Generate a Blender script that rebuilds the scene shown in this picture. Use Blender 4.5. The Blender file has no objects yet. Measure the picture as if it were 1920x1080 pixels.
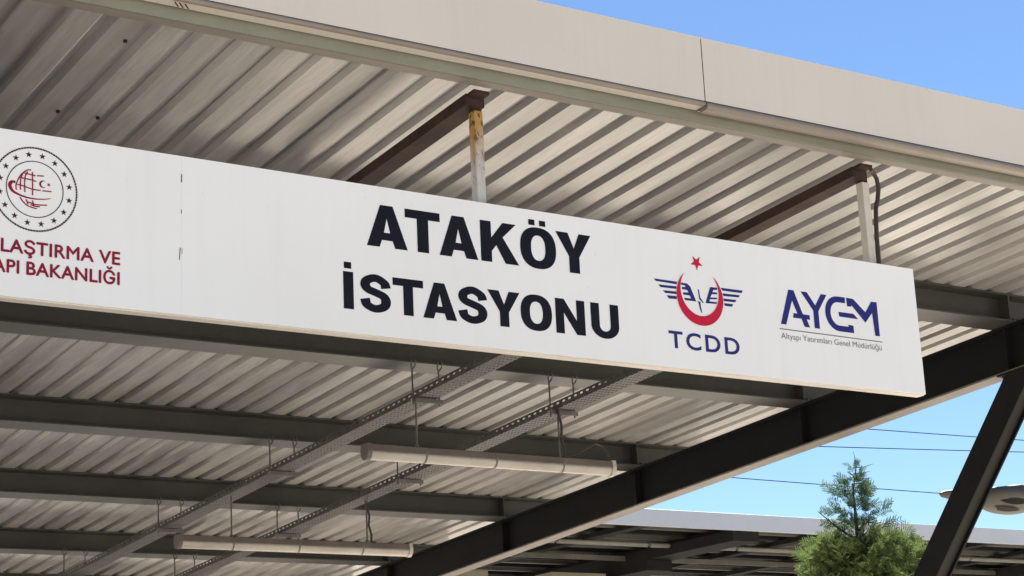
import bpy, math, random
from mathutils import Vector, Matrix
from mathutils.geometry import tessellate_polygon
R = math.radians
random.seed(7)
sc = bpy.context.scene
C = sc.collection

# ---------------------------------------------------------------- camera
cam_d = bpy.data.cameras.new('camera')
cam = bpy.data.objects.new('camera', cam_d); C.objects.link(cam)
cam_d.sensor_width = 36.0
cam_d.lens = 36.0*3612.0/1920.0
cam_d.clip_start = 0.05; cam_d.clip_end = 3000
yaw, pit, rol = R(33.827), R(15.2526), R(-2.7319)
F0 = Vector((math.sin(yaw), math.cos(yaw), 0)); R0 = Vector((math.cos(yaw), -math.sin(yaw), 0)); U0 = Vector((0, 0, 1))
F2 = F0*math.cos(pit)+U0*math.sin(pit); U2 = -F0*math.sin(pit)+U0*math.cos(pit)
R3 = R0*math.cos(rol)+U2*math.sin(rol); U3 = -R0*math.sin(rol)+U2*math.cos(rol)
cam.matrix_world = Matrix(((R3.x, U3.x, -F2.x, 0), (R3.y, U3.y, -F2.y, 0), (R3.z, U3.z, -F2.z, 1.6), (0, 0, 0, 1)))
sc.camera = cam

# ---------------------------------------------------------------- light
SUN_EL, SUN_AZ = R(50), R(46)          # azimuth clockwise from +Y towards +X
w = bpy.data.worlds.new('World'); sc.world = w; w.use_nodes = True
nt = w.node_tree; bg = nt.nodes['Background']
sky = nt.nodes.new('ShaderNodeTexSky'); sky.sky_type = 'NISHITA'; sky.sun_disc = False
sky.sun_elevation = SUN_EL; sky.sun_rotation = SUN_AZ
sky.air_density = 1.0; sky.dust_density = 0.0; sky.ozone_density = 6.0; sky.altitude = 0
nt.links.new(sky.outputs[0], bg.inputs[0]); bg.inputs[1].default_value = 0.042
sd = bpy.data.lights.new('sun', 'SUN'); sd.energy = 5.0; sd.angle = R(0.5); sd.color = (1.0, 0.94, 0.85)
so = bpy.data.objects.new('sun', sd); C.objects.link(so)
sdir = Vector((math.sin(SUN_AZ)*math.cos(SUN_EL), math.cos(SUN_AZ)*math.cos(SUN_EL), math.sin(SUN_EL)))
so.rotation_euler = sdir.to_track_quat('Z', 'Y').to_euler(); so.location = (20, 20, 30)
sc.view_settings.view_transform = 'Standard'; sc.view_settings.look = 'None'
sc.view_settings.exposure = 1.74; sc.view_settings.gamma = 1.0
sc.cycles.max_bounces = 10; sc.cycles.diffuse_bounces = 6; sc.cycles.glossy_bounces = 4; sc.cycles.transparent_max_bounces = 12

# ---------------------------------------------------------------- materials
def lin(r, g, b):
    f = lambda c: (c/255/12.92) if c/255 <= .04045 else ((c/255+.055)/1.055)**2.4
    return (f(r), f(g), f(b))
class NT:
    def __init__(s, name):
        s.m = bpy.data.materials.new(name); s.m.use_nodes = True; s.t = s.m.node_tree
        s.b = s.t.nodes['Principled BSDF']; s.out = s.t.nodes['Material Output']
    def n(s, t, **k):
        o = s.t.nodes.new(t)
        for a, v in k.items(): setattr(o, a, v)
        return o
    def l(s, a, b): s.t.links.new(a, b)
    def coord(s, scale=(1, 1, 1)):
        tc = s.n('ShaderNodeTexCoord'); mp = s.n('ShaderNodeMapping'); mp.inputs['Scale'].default_value = scale
        s.l(tc.outputs['Object'], mp.inputs[0]); return mp.outputs[0]
    def noise(s, sc_, scale=(1, 1, 1), detail=4, rough=.6, lo=.35, hi=.65):
        nz = s.n('ShaderNodeTexNoise'); nz.inputs['Scale'].default_value = sc_; nz.inputs['Detail'].default_value = detail; nz.inputs['Roughness'].default_value = rough
        s.l(s.coord(scale), nz.inputs['Vector'])
        mr = s.n('ShaderNodeMapRange'); mr.inputs[1].default_value = lo; mr.inputs[2].default_value = hi
        s.l(nz.outputs[0], mr.inputs[0]); return mr.outputs[0]
    def mix(s, fac, a, b):
        x = s.n('ShaderNodeMix', data_type='RGBA')
        for k, v in ((6, a), (7, b)):
            if isinstance(v, tuple): x.inputs[k].default_value = (*v, 1)
            else: s.l(v, x.inputs[k])
        if isinstance(fac, float): x.inputs[0].default_value = fac
        else: s.l(fac, x.inputs[0])
        return x.outputs[2]
    def mul(s, a, b):
        x = s.n('ShaderNodeMath', operation='MULTIPLY')
        for k, v in ((0, a), (1, b)):
            if isinstance(v, float): x.inputs[k].default_value = v
            else: s.l(v, x.inputs[k])
        return x.outputs[0]
    def done(s, col, rough=.5, metal=0., spec=.5, bump=None, bd=.002):
        if isinstance(col, tuple): s.b.inputs['Base Color'].default_value = (*col, 1)
        else: s.l(col, s.b.inputs['Base Color'])
        if isinstance(rough, float): s.b.inputs['Roughness'].default_value = rough
        else: s.l(rough, s.b.inputs['Roughness'])
        s.b.inputs['Metallic'].default_value = metal; s.b.inputs['Specular IOR Level'].default_value = spec
        if bump is not None:
            bp = s.n('ShaderNodeBump'); bp.inputs['Distance'].default_value = bd; bp.inputs['Strength'].default_value = .6
            s.l(bump, bp.inputs['Height']); s.l(bp.outputs[0], s.b.inputs['Normal'])
        return s.m
def paint(name, col, dirt, amt=.5, sc_=3, scale=(1, 1, 1), rough=.5, spec=.4, bd=.001):
    x = NT(name)
    a = x.noise(sc_, scale); b = x.noise(sc_*9, scale, lo=.45, hi=.75)
    c1 = x.mix(x.mul(a, amt), col, dirt); c2 = x.mix(x.mul(b, amt*.6), c1, dirt)
    return x.done(c2, rough, 0., spec, b, bd)
M = {}
M['deck'] = paint('deck_sheet_paint', (.43, .42, .415), (.255, .243, .235), .85, 1.5, (3.2, .30, 1), .24, .5, .0004)
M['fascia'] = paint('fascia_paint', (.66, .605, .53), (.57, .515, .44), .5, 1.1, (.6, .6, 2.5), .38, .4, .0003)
M['lip'] = paint('fascia_lip_shaded_paint', (.25, .215, .185), (.17, .145, .12), .6, 3, (.5, 1, 1), .4)  # shading of the rolled edge put into a darker fascia colour
M['edge'] = paint('edge_beam_paint', (.23, .245, .20), (.17, .165, .13), .7, 2.2, (.5, 1, 1), .5)
M['steel'] = paint('dark_steel_paint', (.056, .056, .053), (.034, .033, .031), .6, 2.0, (1, 1, 1), .45, .4)
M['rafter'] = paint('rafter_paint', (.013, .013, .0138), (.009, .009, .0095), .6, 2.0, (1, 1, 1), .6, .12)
M['flange'] = paint('rafter_flange_lit_paint', (.20, .18, .165), (.13, .115, .10), .7, 3.0, (1, 1, 1), .5, .3)  # ground light on the underside put into a paler rafter colour
M['flange2'] = paint('edge_flange_shaded_paint', (.22, .20, .17), (.15, .135, .115), .7, 2.0, (.5, 1, 1), .5, .3)  # shade of the downward face put into a browner edge beam colour
M['legweb'] = paint('leg_web_lit_paint', (.024, .023, .022), (.016, .0155, .015), .6, 2.0, (1, 1, 1), .6, .15)  # rafter paint lightened, light on the front-facing web put into the colour
M['rust'] = paint('brown_rusted_steel', (.060, .034, .026), (.022, .013, .011), .8, 5.0, (1, 1, 1), .7, .2)
M['white'] = paint('sign_white_sheet', (.80, .80, .79), (.72, .71, .68), .35, 1.3, (1, 1, 2), .35, .4, .0003)
M['signedge'] = paint('sign_edge_sheet', (.74, .69, .62), (.62, .56, .48), .6, 2.5, (1, 1, 1), .4)
M['navy'] = paint('navy_vinyl', (.006, .0055, .012), (.011, .010, .017), .6, 9, (1, 1, 1), .55, .15)
M['violet'] = paint('violet_blue_vinyl', (.022, .024, .16), (.034, .034, .17), .6, 9, (1, 1, 1), .55, .15)
M['blue'] = paint('blue_vinyl', (.018, .022, .16), (.030, .030, .17), .6, 9, (1, 1, 1), .55, .15)
M['red'] = paint('red_vinyl', (.55, .012, .045), (.50, .02, .05), .5, 9, (1, 1, 1), .55, .15)
M['maroon'] = paint('maroon_vinyl', (.23, .010, .032), (.27, .02, .045), .6, 9, (1, 1, 1), .55, .15)
M['greyink'] = paint('grey_vinyl', (.13, .13, .14), (.20, .20, .21), .6, 14, (1, 1, 1), .55, .15)
M['emblem'] = paint('dark_emblem_vinyl', (.035, .018, .024), (.06, .034, .04), .6, 14, (1, 1, 1), .55, .15)
M['dark'] = paint('black_gap', (.012, .011, .010), (.02, .018, .016), .5, 9)
M['galv'] = paint('galvanised_steel', (.14, .135, .13), (.085, .08, .077), .8, 12, (1, 1, 1), .45, .5)
M['cable'] = paint('brown_cable_sheath', (.045, .033, .028), (.03, .022, .02), .6, 14)
M['lampbody'] = paint('lamp_body_plastic', (.15, .125, .115), (.10, .08, .072), .6, 6)
M['diffuser'] = paint('lamp_diffuser_plastic', (.50, .47, .425), (.33, .30, .265), .6, 6, (.5, 1, 1), .25)
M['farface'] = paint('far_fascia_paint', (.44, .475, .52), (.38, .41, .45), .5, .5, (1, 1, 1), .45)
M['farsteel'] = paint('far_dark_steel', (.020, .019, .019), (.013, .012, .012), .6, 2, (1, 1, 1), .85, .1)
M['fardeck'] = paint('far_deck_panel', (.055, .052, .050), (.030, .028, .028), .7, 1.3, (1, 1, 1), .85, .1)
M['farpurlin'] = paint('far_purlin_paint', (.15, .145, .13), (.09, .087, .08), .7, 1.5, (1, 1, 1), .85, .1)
M['farwhite'] = paint('far_pipe_paint', (.26, .25, .22), (.16, .15, .13), .6, 1.5)
M['farsign'] = paint('far_board_paint', (.30, .27, .20), (.20, .18, .13), .6, 1.5, (1, 1, 1), .85, .1)
M['lamphead'] = paint('street_lamp_casting', (.028, .026, .026), (.018, .017, .017), .6, 5)
M['lampglass'] = paint('street_lamp_lens', (.004, .004, .003), (.007, .007, .005), .5, 9, (1, 1, 1), .5, .1)
M['lampbowl'] = paint('street_lamp_bowl', (.060, .057, .046), (.036, .035, .028), .6, 6)
M['wire'] = paint('overhead_wire', (.06, .075, .11), (.045, .055, .08), .5, 5, (1, 1, 1), .95, .0)
M['bark'] = paint('bark', (.10, .075, .055), (.05, .038, .028), .8, 12, (1, 1, .3), .9, .1)
M['conc'] = paint('concrete_ground', (.48, .435, .37), (.37, .335, .28), .7, .35, (1, 1, 1), .85, .2, .003)
M['darkground'] = paint('bounce_cutting_ground', (.10, .09, .08), (.05, .045, .04), .7, 3.0, (1, 1, 1), .95, .1, .01)  # dark colour of the added sheet that lowers bounce under the canopy
M['palebounce'] = paint('pale_bounce_sheet', (.64, .575, .48), (.54, .48, .40), .6, .4, (1, 1, 1), .6, .4)  # pale colour of the added sheet that bounces sun to the deck
def buckled(name, col, dirt, d2, sc_, bd):
    x = NT(name)
    st = x.noise(4.0, (3.5, 1, .18), 5, .65, .50, .80); bl = x.noise(.9, (1, 1, 1), 3, .5, .40, .70); sp = x.noise(38, (1, 1, 1), 2, .5, .735, .77)
    c = x.mix(x.mul(st, .22), col, dirt); c = x.mix(x.mul(bl, .30), c, dirt); c = x.mix(x.mul(sp, .35), c, d2)
    return x.done(c, .32, 0., .45, x.noise(sc_, (1, 1, 1), 1, .4, .2, .8), bd)
M['white'] = buckled('sign_white_sheet', (.87, .865, .845), (.74, .725, .69), (.45, .42, .38), 1.3, .012)
M['fascia'] = buckled('fascia_paint', (.66, .605, .535), (.53, .475, .405), (.40, .35, .29), 1.1, .016)
def post_mat():
    x = NT('weathered_post_paint')
    g = x.n('ShaderNodeTexCoord'); s = x.n('ShaderNodeSeparateXYZ'); x.l(g.outputs['Object'], s.inputs[0])
    mr = x.n('ShaderNodeMapRange'); mr.inputs[1].default_value = .02; mr.inputs[2].default_value = .44; x.l(s.outputs[2], mr.inputs[0])
    nz = x.noise(34, (1, 1, .16), 6, .7, .30, .68)
    ad = x.n('ShaderNodeMath', operation='ADD'); x.l(x.mul(mr.outputs[0], .85), ad.inputs[0]); x.l(x.mul(nz, .55), ad.inputs[1])
    mr2 = x.n('ShaderNodeMapRange'); mr2.inputs[1].default_value = .48; mr2.inputs[2].default_value = 1.0; x.l(ad.outputs[0], mr2.inputs[0])
    nz2 = x.noise(60, (1, 1, .5), 3, .6, .56, .62)
    base = x.mix(x.noise(5), (.54, .54, .53), (.42, .41, .39))
    r1 = x.mix(mr2.outputs[0], base, (.40, .23, .075))
    r2 = x.mix(x.mul(x.mul(nz2, mr.outputs[0]), 1.0), r1, (.07, .03, .015))
    return x.done(r2, .6, 0., .3)
M['post_rust'] = post_mat()
M['post'] = paint('grey_post_paint', (.60, .565, .50), (.44, .40, .34), .6, 6, (1, 1, .4), .5)
def perf(name, axes):
    x = NT(name)
    tc = x.n('ShaderNodeTexCoord'); s = x.n('ShaderNodeSeparateXYZ'); x.l(tc.outputs['Object'], s.inputs[0])
    hs = []
    for ax, p, ww in axes:
        d = x.n('ShaderNodeMath', operation='DIVIDE'); x.l(s.outputs[ax], d.inputs[0]); d.inputs[1].default_value = p
        f = x.n('ShaderNodeMath', operation='FRACT'); x.l(d.outputs[0], f.inputs[0])
        a = x.n('ShaderNodeMath', operation='SUBTRACT'); x.l(f.outputs[0], a.inputs[0]); a.inputs[1].default_value = .5
        b = x.n('ShaderNodeMath', operation='ABSOLUTE'); x.l(a.outputs[0], b.inputs[0])
        c = x.n('ShaderNodeMath', operation='LESS_THAN'); x.l(b.outputs[0], c.inputs[0]); c.inputs[1].default_value = ww
        hs.append(c.outputs[0])
    h = hs[0]
    for k in hs[1:]: h = x.mul(h, k)
    m = x.done(x.mix(x.noise(30, (1, 1, 1), 5, .7, .4, .6), (.075, .073, .071), (.034, .033, .032)), .5, 0., .4)
    tr = x.n('ShaderNodeBsdfTransparent'); mx = x.n('ShaderNodeMixShader')
    x.l(h, mx.inputs[0]); x.l(x.b.outputs[0], mx.inputs[1]); x.l(tr.outputs[0], mx.inputs[2]); x.l(mx.outputs[0], x.out.inputs[0])
    return m
M['perf_bottom'] = perf('perforated_tray_bottom', [(0, .026, .24), (1, .05, .27)])
def leaf_mat(name='conifer_spray', lo=(.034, .066, .028), hi=(.24, .30, .11), tc_=(.16, .23, .075)):
    x = NT(name)
    oi = x.n('ShaderNodeNewGeometry')
    c1 = x.mix(oi.outputs['Random Per Island'], lo, hi)
    m = x.done(c1, .75, 0., .05)
    tl = x.n('ShaderNodeBsdfTranslucent'); tl.inputs[0].default_value = (*tc_, 1)
    mx = x.n('ShaderNodeMixShader'); mx.inputs[0].default_value = .25
    x.l(x.b.outputs[0], mx.inputs[1]); x.l(tl.outputs[0], mx.inputs[2]); x.l(mx.outputs[0], x.out.inputs[0])
    return m
M['leaf'] = leaf_mat()
M['leaf_young'] = leaf_mat('conifer_leader_spray', (.030, .060, .040), (.105, .16, .095), (.12, .20, .11))

# ---------------------------------------------------------------- mesh helpers
class MB:
    def __init__(s): s.v = []; s.f = []; s.mi = []; s.sm = []
    def add(s, vs, fs, mi=0, smooth=False):
        o = len(s.v); s.v += [tuple(p) for p in vs]
        for f in fs: s.f.append([o+i for i in f]); s.mi.append(mi); s.sm.append(smooth)
    def box(s, x0, x1, y0, y1, z0, z1, fn=None, mi=0):
        vs = [(x, y, z) for z in (z0, z1) for y in (y0, y1) for x in (x0, x1)]
        if fn: vs = [fn(*p) for p in vs]
        s.add(vs, [(0, 2, 3, 1), (4, 5, 7, 6), (0, 1, 5, 4), (2, 6, 7, 3), (0, 4, 6, 2), (1, 3, 7, 5)], mi)
    def prism(s, pts, place, mi=0, smooth=False, caps=True):
        """pts: closed section; place(p, k) -> 3D for k=0,1"""
        n = len(pts); vs = [place(p, k) for k in (0, 1) for p in pts]
        fs = [(i, (i+1) % n, n+(i+1) % n, n+i) for i in range(n)]
        s.add(vs, fs, mi, smooth)
        if caps:
            s.add([place(p, 0) for p in pts], [tuple(range(n))[::-1]], mi); s.add([place(p, 1) for p in pts], [tuple(range(n))], mi)
    def tube(s, path, r, n=8, mi=0, caps=True):
        P = [Vector(p) for p in path]; rings = []
        for i, p in enumerate(P):
            t = (P[min(i+1, len(P)-1)]-P[max(i-1, 0)]).normalized()
            a = t.cross(Vector((0, 0, 1)) if abs(t.z) < .9 else Vector((1, 0, 0))).normalized(); b = t.cross(a)
            rr = r[i] if isinstance(r, (list, tuple)) else r
            rings.append([p+(a*math.cos(2*math.pi*k/n)+b*math.sin(2*math.pi*k/n))*rr for k in range(n)])
        vs = [q for g in rings for q in g]
        fs = [(i*n+k, i*n+(k+1) % n, (i+1)*n+(k+1) % n, (i+1)*n+k) for i in range(len(P)-1) for k in range(n)]
        s.add(vs, fs, mi, True)
        if caps: s.add(rings[0], [tuple(range(n))], mi); s.add(rings[-1], [tuple(range(n))[::-1]], mi)
    def build(s, name, mats, parent=None, bevel=0, origin=None):
        me = bpy.data.meshes.new(name)
        vs = s.v
        me.from_pydata(vs, [], s.f)
        if not isinstance(mats, (list, tuple)): mats = [mats]
        for m in mats: me.materials.append(m)
        me.polygons.foreach_set('material_index', s.mi); me.polygons.foreach_set('use_smooth', s.sm); me.update()
        o = bpy.data.objects.new(name, me); C.objects.link(o)
        if origin is not None: o.location = origin
        if parent is not None:
            o.parent = parent
            wl = Vector((0, 0, 0)); q = parent
            while q is not None: wl = wl+q.location; q = q.parent
            o.location = (Vector(origin) if origin is not None else Vector((0, 0, 0)))-wl
        if bevel:
            b = o.modifiers.new('bevel', 'BEVEL'); b.width = bevel; b.segments = 2; b.limit_method = 'ANGLE'
        return o
def tag(o, label=None, cat=None, group=None, kind=None):
    for k, v in (('label', label), ('category', cat), ('group', group), ('kind', kind)):
        if v: o[k] = v
    return o
def thing(name, loc, label, cat, group=None):
    o = bpy.data.objects.new(name, None); C.objects.link(o); o.location = loc; o.empty_display_size = .2
    return tag(o, label, cat, group)
def copy_tree(o, parent=None):
    c = o.copy(); C.objects.link(c)
    if parent is not None: c.parent = parent
    for ch in list(o.children): copy_tree(ch, c)
    return c

# ---------------------------------------------------------------- setting
g = MB(); g.add([(-600, -600, 0), (600, -600, 0), (600, 900, 0), (-600, 900, 0)], [(0, 1, 2, 3)])
tag(g.build('ground', M['conc']), kind='structure')
g = MB(); g.add([(-2.4, 7.6, .004), (7.0, 7.6, .004), (7.0, 23.0, .004), (-2.4, 23.0, .004)], [(0, 1, 2, 3)])
tag(g.build('unseen_dark_ground', M['darkground']), kind='structure')  # added unseen dark sheet, keeps ground bounce off the deep left deck
g = MB(); g.add([(7.01, 7.6, .004), (60, 7.6, .004), (60, 23.0, .004), (7.01, 23.0, .004)], [(0, 1, 2, 3)])
tag(g.build('unseen_bounce_ground', M['palebounce']), kind='structure')  # added unseen pale sheet, bounces sunlight up to the right deck

# ---------------------------------------------------------------- station canopy
SL = -0.05966
def zb(y): return 1.6+3.488+SL*y                 # plane of the purlins' undersides
H = 0.19                                         # purlin height
XL, XR = 0.2, 10.42
YF, YB = 6.585, 21.2
def rf(x, y, h): return (x, y, zb(y)+h)
can = thing('station_canopy', (2.5, 13, 0), 'steel canopy with ribbed beige underside, dark purlins and beige fascia above the station sign', 'canopy')
# ribbed deck sheet
P0, PITCH = 2.544, 0.1907
prof = []
k0 = int(math.floor((XL-P0)/PITCH))
k = k0
while True:
    x = P0+PITCH*k
    if x > XR: break
    if x >= XL:
        if k % 5 == 1:
            prof += [(x, 0.0), (x+.001, .010), (x+.014, .012), (x+.017, .028)]
        else:
            prof += [(x, 0.0), (x+.003, .028)]
        prof += [(x+.056, .028), (x+.076, 0.0)]
    k += 1
prof = [p for p in prof if p[0] < XR]
d = MB(); ys = [YF+.002, 8.6, 10.7, 12.7, 14.8, 16.9, 19, YB]
n = len(prof); TK = .0015
vs = []
for y in ys: vs += [rf(x, y, H+.0015+h) for x, h in prof]
for y in ys: vs += [rf(x, y, H+.0015+h+.004) for x, h in prof]
L = n*len(ys); fs = []
for j in range(len(ys)-1):
    for i in range(n-1):
        a = j*n+i
        fs.append((a, a+1, a+n+1, a+n)); fs.append((L+a, L+a+n, L+a+n+1, L+a+1))
d.add(vs, fs)
d.build('deck', M['deck'], can)
# insulation / top sheet so that no light leaks
t = MB(); t.box(XL, XR, YF+.002, YB, H+.050, H+.075, rf); t.build('roof_sheet', M['farface'], can)
# dark rivets left in the deck near the fascia
# edge beam (box section) in lengths
e = MB(); e.box(XL, XR, YF, YF+.006, -.002, H, rf); e.box(XL, XR, YF+.0062, YF+.07, .012, H, rf); eb = e.build('edge_beam', M['edge'], can)
e = MB(); e.box(XL, XR, YF+.0145, YF+.0705, 0, .0115, rf); e.build('bottom_flange', M['flange2'], eb)
e = MB(); e.box(XL, XR, YF+.0064, YF+.0140, .004, .0115, rf); e.build('painted_shadow_line', M['dark'], eb)  # dark strip stands in for the shadow line below the face plate
# purlins
def isec(mb, x0, x1, yc, wd, h0, h1, tf=.011, tw=.008):
    mb.box(x0, x1, yc-wd/2, yc+wd/2, h0, h0+tf, rf); mb.box(x0, x1, yc-wd/2, yc+wd/2, h1-tf, h1, rf)
    mb.box(x0, x1, yc-tw/2, yc+tw/2, h0+tf, h1-tf, rf)
PY = [8.455, 10.515, 12.60, 14.655, 16.80, 18.87, 20.95]
for y in PY:
    p = MB(); isec(p, XL, XR-.02, y+.10, .20, 0, H); po = p.build('purlin', M['steel'], can)
    for xs in (9.615, 1.95):
        for ya, yb_ in ((y+.003, y+.0955), (y+.1045, y+.197)):
            s_ = MB(); s_.box(xs, xs+.012, ya, yb_, .0125, H-.0125, rf); s_.build('stiffener', M['steel'], po)
    for dx in (.05, .10):
        b_ = MB(); X = 9.62+dx; z = zb(y+.03)
        b_.tube([(X, y+.03, z+.011), (X, y+.03, z+.032)], .012, 6)
        b_.build('bolt', M['dark'], po)
# rafters
global_top = [.3165]
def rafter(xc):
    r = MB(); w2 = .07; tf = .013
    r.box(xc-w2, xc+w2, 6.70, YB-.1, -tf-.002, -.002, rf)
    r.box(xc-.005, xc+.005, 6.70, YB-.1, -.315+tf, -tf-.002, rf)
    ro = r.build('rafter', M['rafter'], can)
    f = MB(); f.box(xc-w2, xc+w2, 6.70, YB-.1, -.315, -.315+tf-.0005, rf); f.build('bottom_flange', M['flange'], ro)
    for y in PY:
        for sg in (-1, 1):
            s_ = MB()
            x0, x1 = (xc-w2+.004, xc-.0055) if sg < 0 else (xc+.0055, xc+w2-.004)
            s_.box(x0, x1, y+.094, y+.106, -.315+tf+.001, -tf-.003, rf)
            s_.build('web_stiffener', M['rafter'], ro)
    # inclined H-section leg under the rafter
    top = Vector((xc, 8.32, zb(8.32)-.316)); foot = Vector((xc, 11.965, 0.0))
    ax = (foot-top).normalized(); nn = Vector((0, -ax.z, ax.y)).normalized()
    if nn.y > 0: nn = -nn                                   # outward, towards the front and down
    dp = .183
    def at(p, kk):
        base = top if kk == 0 else foot
        # keep ends horizontal/sloped by sliding along the axis
        q = base+Vector((p[0], 0, 0))-nn*p[1]
        return q
    c_ = MB()
    def cb(x0, x1, n0, n1):
        pts = [(x0, n0), (x1, n0), (x1, n1), (x0, n1)]
        def pl(p, kk):
            q = at(p, kk)
            tgt = (zb(q.y)-.316) if kk == 0 else 0.0
            for _ in range(4):
                tgt = (zb(q.y)-global_top[0]) if kk == 0 else 0.0
                q = q+ax*((tgt-q.z)/ax.z)
            return q
        c_.prism(pts, pl)
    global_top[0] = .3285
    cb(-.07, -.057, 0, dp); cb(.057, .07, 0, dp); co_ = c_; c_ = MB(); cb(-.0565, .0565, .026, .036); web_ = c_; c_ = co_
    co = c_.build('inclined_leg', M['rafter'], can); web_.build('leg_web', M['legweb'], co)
    e_ = MB(); e_.box(xc-.085, xc+.085, 8.27, 8.64, -.328, -.3153, rf); e_.build('cap_plate', M['rafter'], co)
    for bx in (-.045, .045):
        for by in (8.295, 8.615):
            e_ = MB(); e_.tube([(xc+bx, by, zb(by)-.3282), (xc+bx, by, zb(by)-.342)], .012, 6); e_.build('bolt', M['galv'], co)
    b_ = MB(); b_.box(xc-.2, xc+.2, foot.y-.25, foot.y+.35, 0, .02); b_.build('base_plate', M['steel'], co)
    # rear upright out of sight of the street
    q_ = MB(); q_.box(xc-.08, xc+.08, 18.4, 18.413, .0, zb(18.4)-.317); q_.box(xc-.08, xc+.08, 18.547, 18.56, 0, zb(18.56)-.317); q_.box(xc-.005, xc+.005, 18.414, 18.546, 0, zb(18.5)-.32)
    q_.build('upright', M['rafter'], can)
rafter(9.713); rafter(1.95)
# fascia: two panel lengths with a joint at X=5.49
YFa = 6.50; ZT, ZB = 5.085, 4.765
def fascia(x0, x1, variant):
    f = MB()
    # face with returned top and bottom
    sec = [(YFa, ZB), (YFa, ZT), (YFa+.03, ZT+.004), (YFa+.03, ZT-.0), (YFa+.003, ZT-.004), (YFa+.003, ZB)]
    f.prism([(0.0, 0), (0.0, ZT-ZB), (.10, ZT-ZB+.006), (.10, ZT-ZB+.002), (.003, ZT-ZB-.004), (.003, 0)], lambda p, k: ((x0, x1)[k], YFa+p[0], ZB+p[1]))
    fo = f.build('fascia_panel', M['fascia'], can)
    l_ = MB()
    if variant == 0:    # soft rolled lip, then flat beige return
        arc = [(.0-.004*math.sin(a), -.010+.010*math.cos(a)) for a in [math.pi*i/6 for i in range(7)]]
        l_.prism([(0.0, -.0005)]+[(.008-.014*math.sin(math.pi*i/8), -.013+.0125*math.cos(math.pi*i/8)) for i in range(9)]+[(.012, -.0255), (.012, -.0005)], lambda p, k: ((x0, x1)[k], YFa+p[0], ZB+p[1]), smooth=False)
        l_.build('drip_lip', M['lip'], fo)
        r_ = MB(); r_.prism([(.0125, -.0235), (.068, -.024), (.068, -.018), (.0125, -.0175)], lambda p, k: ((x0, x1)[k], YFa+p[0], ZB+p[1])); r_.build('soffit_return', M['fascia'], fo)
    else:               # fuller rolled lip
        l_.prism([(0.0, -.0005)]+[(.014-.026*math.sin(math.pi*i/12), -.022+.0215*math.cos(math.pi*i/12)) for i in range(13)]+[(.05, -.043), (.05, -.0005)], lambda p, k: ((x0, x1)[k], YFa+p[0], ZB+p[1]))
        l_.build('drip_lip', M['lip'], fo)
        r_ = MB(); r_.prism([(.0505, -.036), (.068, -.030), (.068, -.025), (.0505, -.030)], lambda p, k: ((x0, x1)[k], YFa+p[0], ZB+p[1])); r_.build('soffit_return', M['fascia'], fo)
    return fo
fascia(XL, 5.488, 0); fascia(5.494, XR, 1)
b = MB(); b.box(XL, XR, YFa+.069, YF-.001, ZB-.016, ZB-.012); b.box(XL, XR, YFa+.004, YF-.001, ZT-.03, ZT-.012); b.box(XL, XR, YFa+.045, YFa+.05, ZB+.02, ZT-.031); b.build('backing_strip', M['dark'], can)
# bent drip clips hanging at the far left of the lip
q = MB(); q.box(5.4875, 5.4945, YFa+.001, YFa+.060, ZB-.020, ZB-.0005); q.build('joint_gap', M['dark'], can)
for xx in (2.842, 2.862, 2.885):
    cl = MB(); cl.tube([(xx, YFa+.03, ZB-.018), (xx+.003, YFa+.02, ZB-.035), (xx+.014, YFa+.022, ZB-.044)], .0028, 5)
    cl.build('wire_clip', M['rust'], can)
# dark fixing screws in the deck
for kk, yy in ((2, 7.21), (2, 8.01), (3, 8.01)):
    rv = MB(); X = P0+PITCH*kk-.012; rv.tube([(X, yy, zb(yy)+H+.002), (X, yy, zb(yy)+H-.010)], .009, 6)
    rv.build('screw', M['dark'], can)

# ---------------------------------------------------------------- station sign
YS = 6.712; SZ0, SZ1 = 3.520, 4.175; SX0, SXM, SX1 = 1.55, 2.951, 6.952
sign = thing('station_sign', (3.9, YS+.03, SZ0), 'long white station name sign with big navy lettering and logos under the canopy edge', 'sign')
def panel(x0, x1):
    f = MB(); f.box(x0, x1, YS, YS+.012, SZ0+.004, SZ1); return f.build('face_panel', M['white'], sign)
panel(SX0, SXM-.0002); panel(SXM+.0002, SX1)
f = MB()
f.box(SX0, SX1, YS+.0125, YS+.062, SZ0, SZ0+.012); f.box(SX0, SX1, YS+.0125, YS+.062, SZ1-.014, SZ1-.002)
f.box(SX0, SX0+.012, YS+.0125, YS+.062, SZ0+.0122, SZ1-.0142); f.box(SX1-.012, SX1-.001, YS+.0125, YS+.062, SZ0+.0122, SZ1-.0142)
f.build('frame', M['signedge'], sign)
f = MB(); f.box(SX0+.0125, SX1-.0125, YS+.052, YS+.058, SZ0+.0125, SZ1-.0145); f.build('back_panel', M['signedge'], sign)
YD = YS-.0015
def decal(name, polys, mat, y=YD):
    """polys: list of (outer, hole, hole..) outlines in sign-plane coordinates"""
    mb = MB()
    for pl in polys:
        loops = [[Vector((u, 0, v)) for u, v in lp] for lp in pl]
        flat = [q for lp in loops for q in lp]
        tris = tessellate_polygon(loops)
        fs = []
        for t3 in tris:
            a, b2, c = (flat[i] for i in t3)
            nrm = (b2-a).cross(c-a)
            fs.append(tuple(t3) if nrm.y < 0 else tuple(t3)[::-1])
        mb.add([(q.x, y, q.z) for q in flat], fs)
    return mb.build(name, mat, sign)
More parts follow.
